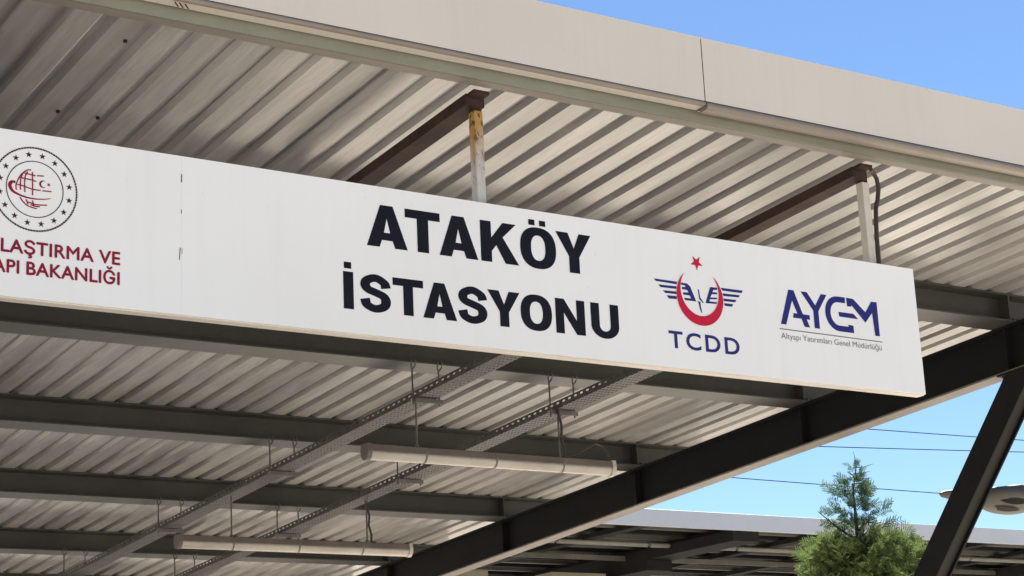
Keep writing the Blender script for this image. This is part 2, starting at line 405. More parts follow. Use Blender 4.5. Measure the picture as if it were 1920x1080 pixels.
def glyph(ch, x0, x1, v0, h, hs, vsn):
    w_ = x1-x0; s = hs/w_; q = vsn
    def m(pts): return [(x0+a*w_, v0+b2*h) for a, b2 in pts]
    def ell(cx, cy, rx, ry, n_=44, e_=2.35):
        o = []
        for i in range(n_):
            t_ = 2*math.pi*i/n_; c_, s2 = math.cos(t_), math.sin(t_)
            o.append((cx+rx*math.copysign(abs(c_)**(2/e_), c_), cy+ry*math.copysign(abs(s2)**(2/e_), s2)))
        return o
    if ch == 'A':
        return [(m([(0, 0), (.345, 1), (.655, 1), (1, 0), (.69, 0), (.633, .17), (.367, .17), (.31, 0)]), m([(.424, .35), (.5, .70), (.576, .35)]))]
    if ch == 'T': return [(m([(.5-s/2, 0), (.5+s/2, 0), (.5+s/2, 1-q), (1, 1-q), (1, 1), (0, 1), (0, 1-q), (.5-s/2, 1-q)]),)]
    if ch == 'K': return [(m([(0, 0), (s, 0), (s, .27), (.42, .43), (.655, 0), (1.02, 0), (.60, .64), (.97, 1), (.61, 1), (s, .60), (s, 1), (0, 1)]),)]
    if ch in 'OÖ':
        r = [(m(ell(.5, .5, .5, .515)), m(ell(.5, .5, .5-s*1.03, .515-q*.97)))]
        if ch == 'Ö':
            for a in (.26, .56): r.append((m([(a, 1.06), (a+.17, 1.06), (a+.17, 1.2), (a, 1.2)]),))
        return r
    if ch == 'Y': return [(m([(0, 1), (.345, 1), (.5, .62), (.66, 1), (1, 1), (.5+s/2, .41), (.5+s/2, 0), (.5-s/2, 0), (.5-s/2, .41)]),)]
    if ch == 'İ': return [(m([(0, 0), (1, 0), (1, 1), (0, 1)]),), (m([(.1, 1.085), (.82, 1.085), (.82, 1.26), (.1, 1.26)]),)]
    if ch == 'N': return [(m([(0, 0), (s*.95, 0), (s*.95, .60), (1-s, 0), (1, 0), (1, 1), (1-s*.95, 1), (1-s*.95, .40), (s, 1), (0, 1)]),)]
    if ch == 'U':
        o = [(0, 1)]+[(.5-.5*math.cos(math.pi*i/20)**1, .36-.375*math.sin(math.pi*i/20)) for i in range(21)]+[(1, 1), (1-s, 1)]
        o += [(.5+(.5-s)*math.cos(math.pi*i/20), .36-(.375-q)*math.sin(math.pi*i/20)) for i in range(21)]+[(s, 1)]
        return [(m(o),)]
    if ch == 'S':
        cp = [(.86, .66), (.80, .80), (.52, .915), (.24, .84), (.165, .71), (.26, .595), (.52, .52), (.78, .43), (.85, .285), (.76, .15), (.49, .085), (.22, .17), (.145, .335)]
        cp = [(x0+a*w_, v0+b2*h) for a, b2 in cp]
        return [(pen(smooth(cp), hs*.98, vsn*h*.98),)]
def smooth(P, k=8):
    P = [P[0]]+list(P)+[P[-1]]; o = []
    for i in range(1, len(P)-2):
        for j in range(k):
            t_ = j/k; a, b2, c, d2 = P[i-1:i+3]
            o.append(tuple(.5*((2*b2[x])+(-a[x]+c[x])*t_+(2*a[x]-5*b2[x]+4*c[x]-d2[x])*t_**2+(-a[x]+3*b2[x]-3*c[x]+d2[x])*t_**3) for x in (0, 1)))
    o.append(P[-2]); return o
def pen(P, hs, vs_, taper=False):
    l_, r_ = [], []
    N = len(P)
    for i, p in enumerate(P):
        a = P[max(0, i-1)]; b2 = P[min(N-1, i+1)]
        dx, dy = b2[0]-a[0], b2[1]-a[1]; dl = math.hypot(dx, dy) or 1
        nx, ny = -dy/dl, dx/dl
        k_ = 1.0
        if taper: k_ = .25+.75*math.sin(math.pi*min(1, .5+.5*i/(N-1)) if taper == 'end' else math.pi*i/(N-1))
        l_.append((p[0]+nx*hs/2*k_, p[1]+ny*vs_/2*k_)); r_.append((p[0]-nx*hs/2*k_, p[1]-ny*vs_/2*k_))
    return l_+r_[::-1]
pol = []
for ch, a, b_ in [('A', 3.7817, 3.9776), ('T', 3.9684, 4.1409), ('A', 4.1347, 4.33), ('K', 4.345, 4.537), ('Ö', 4.5509, 4.7418), ('Y', 4.7432, 4.9348)]:
    pol += glyph(ch, a, b_, 3.909, .185, .0560, .208)
decal('station_name_lettering', pol, M['navy'])
pol = []
for ch, a, b_ in [('İ', 3.6656, 3.7128), ('S', 3.7449, 3.8862), ('T', 3.899, 4.0468), ('A', 4.043, 4.2099), ('S', 4.2192, 4.3622), ('Y', 4.3687, 4.5345), ('O', 4.5367, 4.7014), ('N', 4.7213, 4.8793), ('U', 4.9122, 5.0658)]:
    pol += glyph(ch, a, b_, 3.6245, .159, .0470, .208)
decal('station_word_lettering', pol, M['navy'])
# text from the built-in font, laid on the sign plane
def text_pts(s, off, space=1.0):
    cu = bpy.data.curves.new('t', 'FONT'); cu.body = s; cu.size = 1; cu.offset = off; cu.space_character = space; cu.resolution_u = 4
    o = bpy.data.objects.new('t', cu); C.objects.link(o)
    dg = bpy.context.evaluated_depsgraph_get(); me = bpy.data.meshes.new_from_object(o.evaluated_get(dg))
    vs = [(v.co.x, v.co.y) for v in me.vertices]; fs = [tuple(p.vertices) for p in me.polygons]
    bpy.data.objects.remove(o); bpy.data.curves.remove(cu); bpy.data.meshes.remove(me)
    return vs, fs
def cap_of(s, off):
    vs, _ = text_pts(s, off); return min(v[1] for v in vs), max(v[1] for v in vs)
def text(name, s, u0, u1, v0, vcap, mat, off=0., space=1., ref='H', vis=None, bold=()):
    """left u0 to right u1, baseline v0, top of capitals vcap; vis: trailing part that spans u0..u1"""
    vs, fs = text_pts(s, off, space)
    c0, c1 = cap_of(ref, off)
    xs = [v[0] for v in vs]; right = max(xs); left = min(xs)
    if vis:
        pv, _ = text_pts(vis, off, space); left = right-(max(p[0] for p in pv)-min(p[0] for p in pv))
    kx = (u1-u0)/(right-left); ky = (vcap-v0)/(c1-c0)
    mb = MB(); pts = [(u0+(a-left)*kx, YD, v0+(b2-c0)*ky) for a, b2 in vs]
    ff = []
    for f_ in fs:
        a, b2, c = (Vector(pts[i]) for i in f_[:3])
        ff.append(f_ if (b2-a).cross(c-a).y < 0 else f_[::-1])
    mb.add(pts, ff)
    for k_, (du, dv) in enumerate(bold): mb.add([(p[0]+du, p[1]-.0002*(k_+1), p[2]+dv) for p in pts], ff)
    return mb.build(name, mat, sign)
BOLD = ((.0034, 0), (.0017, .0018), (.0017, -.0018))
text('ministry_lettering', 'ULAŞTIRMA VE', 2.2300, 2.6945, 3.6945, 3.7440, M['maroon'], 0., 1.03, 'E', 'LAŞTIRMA VE', BOLD)
def width_of(t_, sp_):
    q = [v[0] for v in text_pts(t_, 0., sp_)[0]]; return max(q)-min(q)
text('ministry_lettering', 'BAKANLIĞI', 2.3290, 2.6930, 3.6155, 3.6645, M['maroon'], 0., 1.03, 'E', None, BOLD)
text('ministry_lettering', 'ALTYAPI', 2.2990-.364*width_of('ALTYAPI', 1.03)/width_of('BAKANLIĞI', 1.03), 2.2990, 3.6155, 3.6645, M['maroon'], 0., 1.03, 'E', None, BOLD)
text('railway_lettering', 'TCDD', 5.345, 5.762, 3.6155, 3.6965, M['violet'], .018, 1.22, 'T')
text('small_lettering', 'Altyapı Yatırımları Genel Müdürlüğü', 6.0270, 6.6790, 3.7240, 3.7520, M['greyink'], -.004, 1.0, 'H')
# infrastructure office logo
AY = {'A': [(6.0309, 3.7948), (6.0960, 3.9718), (6.1290, 3.9718), (6.1693, 3.873), (6.1775, 3.8570), (6.2193, 3.8570), (6.2193, 3.8335), (6.1990, 3.8335), (6.2150, 3.7950), (6.1815, 3.7950), (6.1655, 3.8335), (6.1120, 3.8335), (6.1170, 3.8570), (6.1414, 3.8570), (6.1140, 3.9200), (6.0645, 3.7950)],
 'Y': [(6.1740, 3.9718), (6.2137, 3.9718), (6.2623, 3.9105), (6.3045, 3.9718), (6.3412, 3.9718), (6.2790, 3.8827), (6.2790, 3.7950), (6.2460, 3.7950), (6.2458, 3.8827)],
 'M': [(6.4706, 3.9718), (6.5162, 3.9700), (6.5918, 3.9098), (6.6364, 3.9690), (6.6741, 3.9699), (6.6745, 3.7950), (6.6434, 3.7950), (6.6361, 3.9108), (6.5850, 3.8561), (6.5020, 3.9360), (6.4975, 3.9289), (6.4721, 3.9280)],
 'E': [(6.411, 3.8935), (6.5092, 3.8935), (6.5382, 3.869), (6.4128, 3.870)]}
gc = (6.44, 3.883); arc_o = [(6.4616, 3.9718)]+[(gc[0]-.03-.0865*math.sin(math.pi*i/14), gc[1]+.0885*math.cos(math.pi*i/14)) for i in range(15)]+[(6.5026, 3.7945), (6.5026, 3.8325), (6.4690, 3.8340), (6.4690, 3.8240)]
arc_i = [(gc[0]-.03-.052*math.sin(math.pi*i/14), gc[1]-.059*math.cos(math.pi*i/14)) for i in range(15)]+[(6.4600, 3.9420)]
decal('office_logo_lettering', [(AY['A'],), (AY['Y'],), (arc_o+arc_i,), (AY['E'],), (AY['M'],)], M['blue'])
decal('office_logo_rule', [([(6.0208, 3.7685), (6.6870, 3.7650), (6.6872, 3.7695), (6.0205, 3.7735)],)], M['greyink'])
# railway emblem
TC = {'w1': [(5.2809, 3.9353), (5.4161, 3.9347), (5.4119, 3.9218), (5.292, 3.9247)], 'w2': [(5.3055, 3.9095), (5.4111, 3.9118), (5.4088, 3.8991), (5.3166, 3.8978)], 'w3': [(5.3292, 3.8849), (5.4077, 3.8866), (5.4066, 3.8741), (5.3415, 3.8729)], 'w4': [(5.3496, 3.863), (5.4069, 3.8642), (5.4076, 3.8504), (5.3604, 3.8483)],
 'li': [(5.4402, 3.9335), (5.4733, 3.9325), (5.4909, 3.9207), (5.5216, 3.8512), (5.4543, 3.8510), (5.4522, 3.8617), (5.4918, 3.8625), (5.4842, 3.8761), (5.4476, 3.8766), (5.4465, 3.8874), (5.479, 3.8894), (5.4711, 3.9015), (5.4418, 3.9018), (5.4415, 3.9127), (5.463, 3.9141), (5.4605, 3.9223), (5.4374, 3.9222)],
 'ri': [(5.6106, 3.9306), (5.6522, 3.932), (5.6527, 3.922), (5.6293, 3.9184), (5.6221, 3.9076), (5.6501, 3.9081), (5.6493, 3.8995), (5.618, 3.8971), (5.6071, 3.8799), (5.6477, 3.8827), (5.6457, 3.875), (5.6031, 3.8704), (5.6003, 3.8601), (5.6456, 3.8609), (5.6417, 3.852), (5.5763, 3.8494)],
 'r1': [(5.676, 3.9342), (5.8084, 3.9351), (5.8008, 3.9215), (5.6825, 3.9213)], 'r2': [(5.6842, 3.9083), (5.7882, 3.910), (5.7809, 3.8986), (5.6862, 3.8954)], 'r3': [(5.6861, 3.8833), (5.7646, 3.8844), (5.7574, 3.8725), (5.6876, 3.8704)], 'r4': [(5.6876, 3.8608), (5.7423, 3.8618), (5.736, 3.8485), (5.6911, 3.8481)],
 'c1': [(5.5362, 3.9132), (5.543, 3.9092), (5.546, 3.8745), (5.5653, 3.8494), (5.5600, 3.8474), (5.5399, 3.8661)], 'c2': [(5.5278, 3.8549), (5.5459, 3.8518), (5.5467, 3.827), (5.5535, 3.8003), (5.5473, 3.7997), (5.5398, 3.8188), (5.5359, 3.8433)]}
decal('railway_emblem_wings', [(v,) for v in TC.values()], M['violet'])
cc = (5.5455, 3.8745)
outer = [(cc[0]+.1375*math.sin(a), cc[1]-.1375*math.cos(a)) for a in [R(-144)+R(288)*i/44 for i in range(45)]]
cx2 = (cc[0], cc[1]+.0285); r2_ = .1195
a_end = math.atan2(outer[-1][0]-cx2[0], -(outer[-1][1]-cx2[1]))
inner = [(cx2[0]+(.1130+.0*i)*math.sin(a)*1.0, cx2[1]-.1195*math.cos(a)) for i, a in enumerate([a_end-2*a_end*j/44 for j in range(45)])]
decal('railway_emblem_crescent', [(outer+inner[1:-1],)], M['red'], YD-.0015)
def star(cx, cy, r, rot=0., k=.40, n_=5):
    return [(cx+(r if i % 2 == 0 else r*k)*math.sin(rot+math.pi*i/n_), cy+(r if i % 2 == 0 else r*k)*math.cos(rot+math.pi*i/n_)) for i in range(2*n_)]
decal('railway_emblem_star', [(star(5.5395, 4.0405, .0385, math.pi),)], M['red'])
# ministry emblem
ec = (2.3560, 3.9520)
def ring(r0, r1, n_=72): 
    return ([(ec[0]+r1*math.cos(2*math.pi*i/n_), ec[1]+r1*math.sin(2*math.pi*i/n_)) for i in range(n_)], [(ec[0]+r0*math.cos(2*math.pi*i/n_), ec[1]+r0*math.sin(2*math.pi*i/n_)) for i in range(n_)])
pol = []
for i in range(96):
    a = 2*math.pi*i/96; c_, s_ = math.cos(a), math.sin(a); r_ = .1640
    px, py = ec[0]+r_*c_, ec[1]+r_*s_
    tx, ty = -s_, c_; 
    pol.append(([(px+tx*.0048-c_*.0024, py+ty*.0048-s_*.0024), (px+tx*.0048+c_*.0040, py+ty*.0048+s_*.0040), (px-tx*.0048+c_*.0024, py-ty*.0048+s_*.0024), (px-tx*.0048-c_*.0040, py-ty*.0048-s_*.0040)],))
pol.append(ring(.1086, .1122))
for i in range(16):
    a = math.pi*2*(i+.5)/16
    pol.append((star(ec[0]+.1370*math.sin(a), ec[1]+.1370*math.cos(a),   .0135, 0),))
decal('ministry_emblem_ring', pol, M['emblem'])
GL = {'o': [(2.3400, 4.0270), (2.3231, 4.0229), (2.3035, 4.0051), (2.2896, 3.9807), (2.2829, 3.9575), (2.2845, 3.9400)], 'o2': [(2.2990, 3.9130), (2.3091, 3.8990), (2.3278, 3.8840), (2.3533, 3.8772), (2.3650, 3.8770)],
 'l2': [(2.3300, 3.8985), (2.3532, 3.8925), (2.3786, 3.8925), (2.4042, 3.8955)], 'l3': [(2.3400, 3.8885), (2.3600, 3.8850), (2.3760, 3.8850)],
 'm0': [(2.3080, 4.0085), (2.3010, 3.9880), (2.2990, 3.9600), (2.3000, 3.9420)], 'm1': [(2.3262, 4.0185), (2.3173, 3.9983), (2.3154, 3.9683), (2.3170, 3.9351)], 'm2': [(2.3445, 4.0190), (2.3457, 3.995), (2.3465, 3.9578), (2.3471, 3.9262)],
 'm3': [(2.3225, 3.9080), (2.3300, 3.8880)], 'm4': [(2.3470, 3.9060), (2.3533, 3.8820)],
 'p1': [(2.2954, 3.9894), (2.3170, 3.9885), (2.3410, 3.9865), (2.3600, 3.9830)], 'p2': [(2.2870, 3.9612), (2.3110, 3.9580), (2.3420, 3.9510), (2.3775, 3.9495)], 'p3': [(2.3850, 3.9494), (2.4197, 3.9510)],
 'p0': [(2.3080, 4.0110), (2.3300, 4.0080), (2.3560, 4.0050)], 'p4': [(2.3630, 4.0060), (2.3892, 4.0085)]}
pol = []
for i_, v in enumerate(GL.values()): decal('ministry_emblem_globe_line', [(pen(smooth(v, 6), .0048, .0046),)], M['maroon'], YD-.0003*i_*.5)
sw = smooth([(2.2800, 3.9700), (2.2650, 3.9690), (2.2590, 3.9534), (2.2720, 3.9328), (2.3053, 3.9196), (2.3417, 3.9140), (2.3854, 3.9160), (2.4183, 3.9233)], 8)
pol.append((pen(sw, .015, .0100, 'end'),))
o_ = [(2.3870+.0150*math.cos(R(55)+R(250)*i/20), 3.9765+.0150*math.sin(R(55)+R(250)*i/20)) for i in range(21)]
i_ = [(2.3915+.0118*math.cos(R(290)-R(220)*i/20), 3.9765+.0118*math.sin(R(290)-R(220)*i/20)) for i in range(21)]
pol.append((o_+i_,)); pol.append((star(2.4095, 3.9770, .0085, math.pi/2),))
decal('ministry_emblem_globe', pol, M['maroon'])
# dark slits where the two sign panels meet, and a few dirt marks
mk = [([(2.9490, 4.065), (2.9530, 4.065), (2.9535, 4.100), (2.9500, 4.100)],), ([(2.9488, 3.935), (2.9516, 3.935), (2.9516, 3.952), (2.9492, 3.952)],), ([(2.9400, 3.745), (2.9432, 3.745), (2.9470, 3.795), (2.9436, 3.795)],), ([(2.9520, 3.770), (2.9536, 3.770), (2.9540, 3.793), (2.9524, 3.793)],)]
for q in mk: decal('panel_slit', [q], M['dark'])

# ---------------------------------------------------------------- hangers that carry the sign
def hanger(xc, xp, mat, label, rusty):
    h = thing('sign_hanger', (xc, 6.76, SZ1), label, 'bracket', 'brackets that hold the station sign')
    zt = zb(6.76)-.012
    p = MB(); b0 = .0225
    p.box(-b0, b0, -.024, .024, -.10, zt-SZ1-.050)
    po = p.build('post', mat, h, .003, origin=(xp, 6.784, SZ1))
    q = MB(); q.box(xp-.020, xp+.020, 6.765, 6.803, zt-.0497, zt+.009); q.build('post_head', M['rust'], h)
    a = MB(); a.box(xc-.048, xc+.048, 6.735, 8.46, -.055, -.003, rf); a.box(xc-.040, xc+.040, 6.68, 6.734, -.020, -.003, rf)
    a.build('arm', M['rust'], h)
hanger(4.364, 4.395, M['post_rust'], 'hanger bracket with a rust-streaked white post above the station name lettering', True)
hanger(6.668, 6.728, M['post'], 'hanger bracket with a plain grey post and a cable beside it, near the sign end', False)
c_ = MB()
c_.tube(smooth3 := [Vector(p) for p in [(6.715, 6.70, 4.672), (6.760, 6.735, 4.676), (6.800, 6.75, 4.650), (6.812, 6.755, 4.600), (6.800, 6.757, 4.540), (6.782, 6.758, 4.490), (6.774, 6.758, 4.420), (6.768, 6.758, 4.340), (6.766, 6.758, 4.250), (6.764, 6.758, 4.172)]], .0115, 8)
tag(c_.build('cable', M['cable']), 'brown cable looping out beside the grey hanger post down to the sign', 'cable')

# ---------------------------------------------------------------- cable trays with hanger rods
def tray(x0, x1, label):
    xc = (x0+x1)/2
    t_ = thing('cable_tray', (xc, 13, 0), label, 'cable tray', 'perforated cable trays under the canopy')
    dr = -.235
    ya, yb = 8.75, 20.8
    b_ = MB(); b_.box(x0, x1, ya, yb, dr, dr+.0015, rf); b_.build('tray_bottom', M['perf_bottom'], t_)
    for xx in (x0, x1-.0015):
        s_ = MB(); s_.box(xx, xx+.0015, ya, yb, dr+.002, dr+.052, rf); s_.build('tray_side', M['perf_side2'], t_)
    for j, ox in enumerate((.025, .05, .075, .10)):
        pts = []
        for i in range(40):
            y = ya+.2+(yb-ya-.4)*i/39
            pts.append((x0+ox+.006*math.sin(i*1.7+j*2.1), y, zb(y)+dr+.013+.003*math.sin(i*2.3+j)))
        c3 = MB(); c3.tube(pts, .009, 6); c3.build('cable', M['dark'], t_)
    for y in PY[1:]:
        yy = y+.012
        cb_ = MB(); cb_.box(x0-.03, x1+.045, yy-.02, yy+.02, dr-.006, dr-.0008, rf); cb_.box(x0-.03, x1+.045, yy-.02, yy-.016, dr-.030, dr-.0062, rf)
        cb_.build('crossbar', M['galv'], t_)
        for xr in (x0-.02, x1+.03):
            r_ = MB(); zt = zb(yy)
            r_.tube([(xr, yy, zt-.045), (xr, yy, zt+dr-.04)], .006, 6)
            # hook round the purlin flange
            r_.tube([(xr, yy, zt-.046), (xr+.014, yy-.012, zt-.022), (xr+.018, yy-.024, zt+.005), (xr, yy-.028, zt+.030), (xr-.018, yy-.024, zt+.005), (xr-.014, yy-.012, zt-.022), (xr, yy, zt-.046)], .0055, 6)
            r_.build('hanger_rod', M['steelrod'], t_)
    return t_
M['steelrod'] = paint('dull_threaded_rod', (.13, .125, .12), (.07, .065, .06), .8, 20)
def perf_side2():
    x = NT('perforated_tray_side_wall')
    tc = x.n('ShaderNodeTexCoord'); s = x.n('ShaderNodeSeparateXYZ'); x.l(tc.outputs['Object'], s.inputs[0])
    def mth(op, a, b=None):
        o = x.n('ShaderNodeMath', operation=op)
        for i, v in enumerate((a, b)):
            if v is None: continue
            if isinstance(v, (int, float)): o.inputs[i].default_value = v
            else: x.l(v, o.inputs[i])
        return o.outputs[0]
    fy = mth('ABSOLUTE', mth('SUBTRACT', mth('FRACT', mth('DIVIDE', s.outputs[1], .07)), .5))
    hz = mth('SUBTRACT', s.outputs[2], mth('ADD', mth('MULTIPLY', s.outputs[1], SL), 1.6+3.488-.235))
    hh = mth('ABSOLUTE', mth('SUBTRACT', hz, .034))
    h = mth('MULTIPLY', mth('LESS_THAN', fy, .22), mth('LESS_THAN', hh, .0065))
    m = x.done(x.mix(x.noise(12), (.085, .082, .080), (.045, .043, .042)), .5, 0., .35)
    tr = x.n('ShaderNodeBsdfTransparent'); mx = x.n('ShaderNodeMixShader')
    x.l(h, mx.inputs[0]); x.l(x.b.outputs[0], mx.inputs[1]); x.l(tr.outputs[0], mx.inputs[2]); x.l(mx.outputs[0], x.out.inputs[0])
    return m
M['perf_side2'] = perf_side2()
tray(6.262, 6.412, 'perforated cable tray on hanger rods, the one farther from the sloping rafter')
tray(7.340, 7.490, 'perforated cable tray on hanger rods, the one nearer the sloping rafter')

# ---------------------------------------------------------------- tube lamps
def tube_lamp(y, x0, x1, zt, label, xr):
    t_ = thing('tube_lamp', ((x0+x1)/2, y, zt), label, 'lamp', 'tube lamps under the canopy')
    b_ = MB(); sec = [(-.05, -.045), (-.042, 0), (.042, 0), (.05, -.045)]
    b_.prism(sec, lambda p, k: ((x0, x1)[k], y+p[0], zt+p[1])); b_.build('body', M['lampbody'], t_, .004)
    d_ = MB(); n_ = 10
    sec = [(.046*math.cos(math.pi+math.pi*i/n_), -.0455+.052*math.sin(math.pi+math.pi*i/n_)) for i in range(n_+1)]
    d_.prism(sec, lambda p, k: ((x0+.02, x1-.02)[k], y+p[0], zt+p[1]), smooth=False); dd = d_.build('diffuser', M['diffuser'], t_)
    for p_ in dd.data.polygons: p_.use_smooth = len(p_.vertices) == 4
    for a, b2 in ((x0-.012, x0+.0195), (x1-.0195, x1+.012)):
        e_ = MB(); e_.prism([(.052*math.cos(math.pi+math.pi*i/n_), -.044+.058*math.sin(math.pi+math.pi*i/n_)) for i in range(n_+1)]+[(.045, .004), (-.045, .004)], lambda p, k: ((a, b2)[k], y+p[0], zt+p[1])); e_.build('end_cap', M['lampbody'] if a < x0 else M['diffuser'], t_)
    for uu in (.22, .5, .78):
        xx = x0+(x1-x0)*uu; q_ = MB()
        q_.prism([(.0485*math.cos(math.pi+math.pi*i/n_), -.0455+.0550*math.sin(math.pi+math.pi*i/n_)) for i in range(n_+1)]+[(.052, -.030), (-.052, -.030)], lambda p, k: ((xx-.006, xx+.006)[k], y+p[0], zt+p[1])); q_.build('clip', M['galv'], t_)
    for i, xx in enumerate(xr):
        zz = zb(y)-.24
        r_ = MB(); r_.tube([(xx, y, zt), (xx, y, zz)], .0065, 6); r_.tube([(xx, y, zt), (xx, y, zt+.02)], .014, 6); r_.build('drop_rod', M['steelrod'], t_)
    k_ = MB(); xx = xr[1]
    k_.tube([(xx+.03, y-.01, zt+.008), (xx+.035, y-.01, zt+.06), (xx+.012, y-.01, zt+.14), (xx+.020, y-.01, zt+.22), (xx-.01, y-.01, zb(y)-.22)], .009, 6)
    k_.build('flex', M['cable'], t_)
    return t_
a_ = tube_lamp(10.50, 5.870, 7.780, 1.6+2.291, 'tube lamp with a pale diffuser, the one hung nearest behind the sign', (6.245, 7.360))
kk = MB(); kk.tube([(7.36, 10.49, 3.899), (7.42, 10.49, 3.912), (7.50, 10.49, 3.930), (7.60, 10.49, 3.985), (7.66, 10.49, 4.010), (7.72, 10.49, 3.995), (7.76, 10.49, 3.93), (7.785, 10.49, 3.86), (7.775, 10.49, 3.83)], .0065, 6); kk.build('lead', M['cable'], a_)
tube_lamp(13.40, 5.860, 7.860, 1.6+2.128, 'tube lamp with a pale diffuser, the one farther back and lower', (6.300, 7.480))

# ---------------------------------------------------------------- far canopy across the tracks
FY = 24.0
far = thing('platform_canopy', (26, 30, 0), 'far platform canopy with a grey fascia and dark coffered underside behind the tree', 'canopy')
fzT, fzB = 1.6+4.535, 1.6+4.262
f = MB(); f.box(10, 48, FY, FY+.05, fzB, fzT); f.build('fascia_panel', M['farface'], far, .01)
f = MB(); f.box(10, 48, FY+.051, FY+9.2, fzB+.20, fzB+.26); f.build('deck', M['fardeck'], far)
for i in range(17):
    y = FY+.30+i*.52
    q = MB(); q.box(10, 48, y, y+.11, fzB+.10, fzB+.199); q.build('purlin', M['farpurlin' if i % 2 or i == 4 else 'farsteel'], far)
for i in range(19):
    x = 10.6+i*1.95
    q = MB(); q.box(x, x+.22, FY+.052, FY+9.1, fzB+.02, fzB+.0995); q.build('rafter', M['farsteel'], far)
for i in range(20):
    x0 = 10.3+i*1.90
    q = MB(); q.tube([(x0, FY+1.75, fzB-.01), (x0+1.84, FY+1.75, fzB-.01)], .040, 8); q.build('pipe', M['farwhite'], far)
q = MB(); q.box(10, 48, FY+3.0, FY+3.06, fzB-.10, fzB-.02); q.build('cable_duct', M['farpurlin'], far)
for x in (20.2, 29.4, 38.6):
    q = MB(); q.box(x, x+.55, FY+.06, FY+2.4, fzB-.16, fzB+.019); q.box(x, x+.55, FY+2.4, FY+9.0, fzB-.34, fzB+.019); q.build('main_beam', M['farsteel'], far)
    q = MB(); q.box(x+.12, x+.42, FY+4.5, FY+4.8, 0, fzB-.341); q.build('column', M['farsteel'], far)
    q = MB(); q.prism([(FY+2.9, fzB-.02), (FY+3.1, fzB-.02), (FY+4.5, fzB-.6), (FY+4.5, fzB-.8)], lambda p, k: (x+(.72, .80)[k], p[0], p[1])); q.build('brace', M['farpurlin'], far)
for x0, x1, z0_, z1_, m_ in ((18.9, 20.05, -.53, -.28, 'farsign'), (16.2, 17.6, -.50, -.30, 'farsign'), (24.3, 25.4, -.46, -.33, 'farpurlin'), (31.5, 33.0, -.46, -.30, 'farsign')):
    q = MB(); q.box(x0, x1, FY+3.4, FY+3.9, fzB+z0_, fzB+z1_); q.build('board', M[m_], far)
# ---------------------------------------------------------------- overhead wires
for i, (yy, pts) in enumerate(((30, [(28.93, 7.681), (32.69, 7.731)]), (30, [(27.65, 7.203), (34.04, 7.471)]), (32, [(26.85, 6.833), (33.22, 6.800)]))):
    (xa, za), (xb, z2) = pts; sl = (z2-za)/(xb-xa); cab = MB()
    P = []
    for j in range(41):
        x = 4+(60-4)*j/40
        P.append((x, yy, 1.6+za+sl*(x-xa)+.00035*((x-30)**2-(4))))
    cab.tube(P, .010, 6)
    tag(cab.build('overhead_wire', M['wire']), ['thin dark overhead wire crossing the sky, highest of the three', 'thin dark overhead wire crossing the sky, middle of the three', 'thin dark overhead wire crossing the sky just above the far canopy, lowest of the three'][i], 'wire', 'overhead wires')

# ---------------------------------------------------------------- street lamp
sx, sy, sz = 11.46, 11.0, 1.6+2.315
lamp = thing('street_lamp', (13.6, sy, 0), 'street lamp head with two dark lens slots behind the inclined canopy leg', 'street lamp')
TL = R(42)
def lt(p):
    dy, dz = p[1]-sy, p[2]-sz
    return (p[0], sy+dy*math.cos(TL)+dz*math.sin(TL), sz+dz*math.cos(TL)-dy*math.sin(TL))
h = MB(); rings = []
N = 16
prof_ = [(0.0, .012, .010), (.03, .030, .022), (.12, .045, .030), (.35, .060, .036), (.62, .11, .048), (.85, .150, .056), (1.08, .135, .052), (1.30, .095, .045), (1.55, .055, .035), (2.2, .035, .035)]
vs = []
for x, wy, wz in prof_:
    for k in range(N):
        a = 2*math.pi*k/N
        vs.append(lt((sx+x, sy+wy*math.cos(a), sz+.03+wz*math.sin(a)*(1.0 if math.sin(a) > 0 else .55))))
fs = [(i*N+k, (i+1)*N+k, (i+1)*N+(k+1) % N, i*N+(k+1) % N) for i in range(len(prof_)-1) for k in range(N)]
h.add(vs, fs, 0, True); h.add(vs[:N], [tuple(range(N))]); h.build('head', M['lamphead'], lamp)
bw = MB(); vs = []
for j, (r_, dz) in enumerate(((1.0, .0), (.96, -.035), (.80, -.068), (.45, -.085), (.02, -.088))):
    for k in range(24):
        a = 2*math.pi*k/24; vs.append(lt((sx+.76+.36*r_*math.cos(a), sy+.140*r_*math.sin(a), sz+.022+dz)))
bw.add(vs, [(j*24+k, (j+1)*24+k, (j+1)*24+(k+1) % 24, j*24+(k+1) % 24) for j in range(4) for k in range(24)], 0, True); bw.build('bowl', M['lampbowl'], lamp)
for dy, x0_, x1_ in ((-.052, .58, .93), (.034, .50, .86)):
    ln = MB(); vs = []
    for j in range(13):
        u = j/12; x = x0_+(x1_-x0_)*u; hw = .028*math.sin(math.pi*max(.04, min(.96, u)))**.6
        for sgn in (-1, 1):
            yy_ = dy+sgn*hw
            rr = min(1, math.hypot((x-.76)/.36, yy_/.140)); vs.append(lt((sx+x, sy+yy_, sz+.022-.088*(1-rr**2.6)-.012)))
    ln.add(vs, [(2*j, 2*j+1, 2*j+3, 2*j+2) for j in range(12)], 0, True); ln.build('lens', M['lampglass'], lamp)
p = MB(); p.tube([(13.6, sy, 0), (13.6, sy, 3.4), (13.59, sy, sz-.1), (13.5, sy, sz+.02), (13.3, sy, sz+.03)], [.07, .055, .045, .04, .036], 12); p.build('pole', M['lamphead'], lamp)

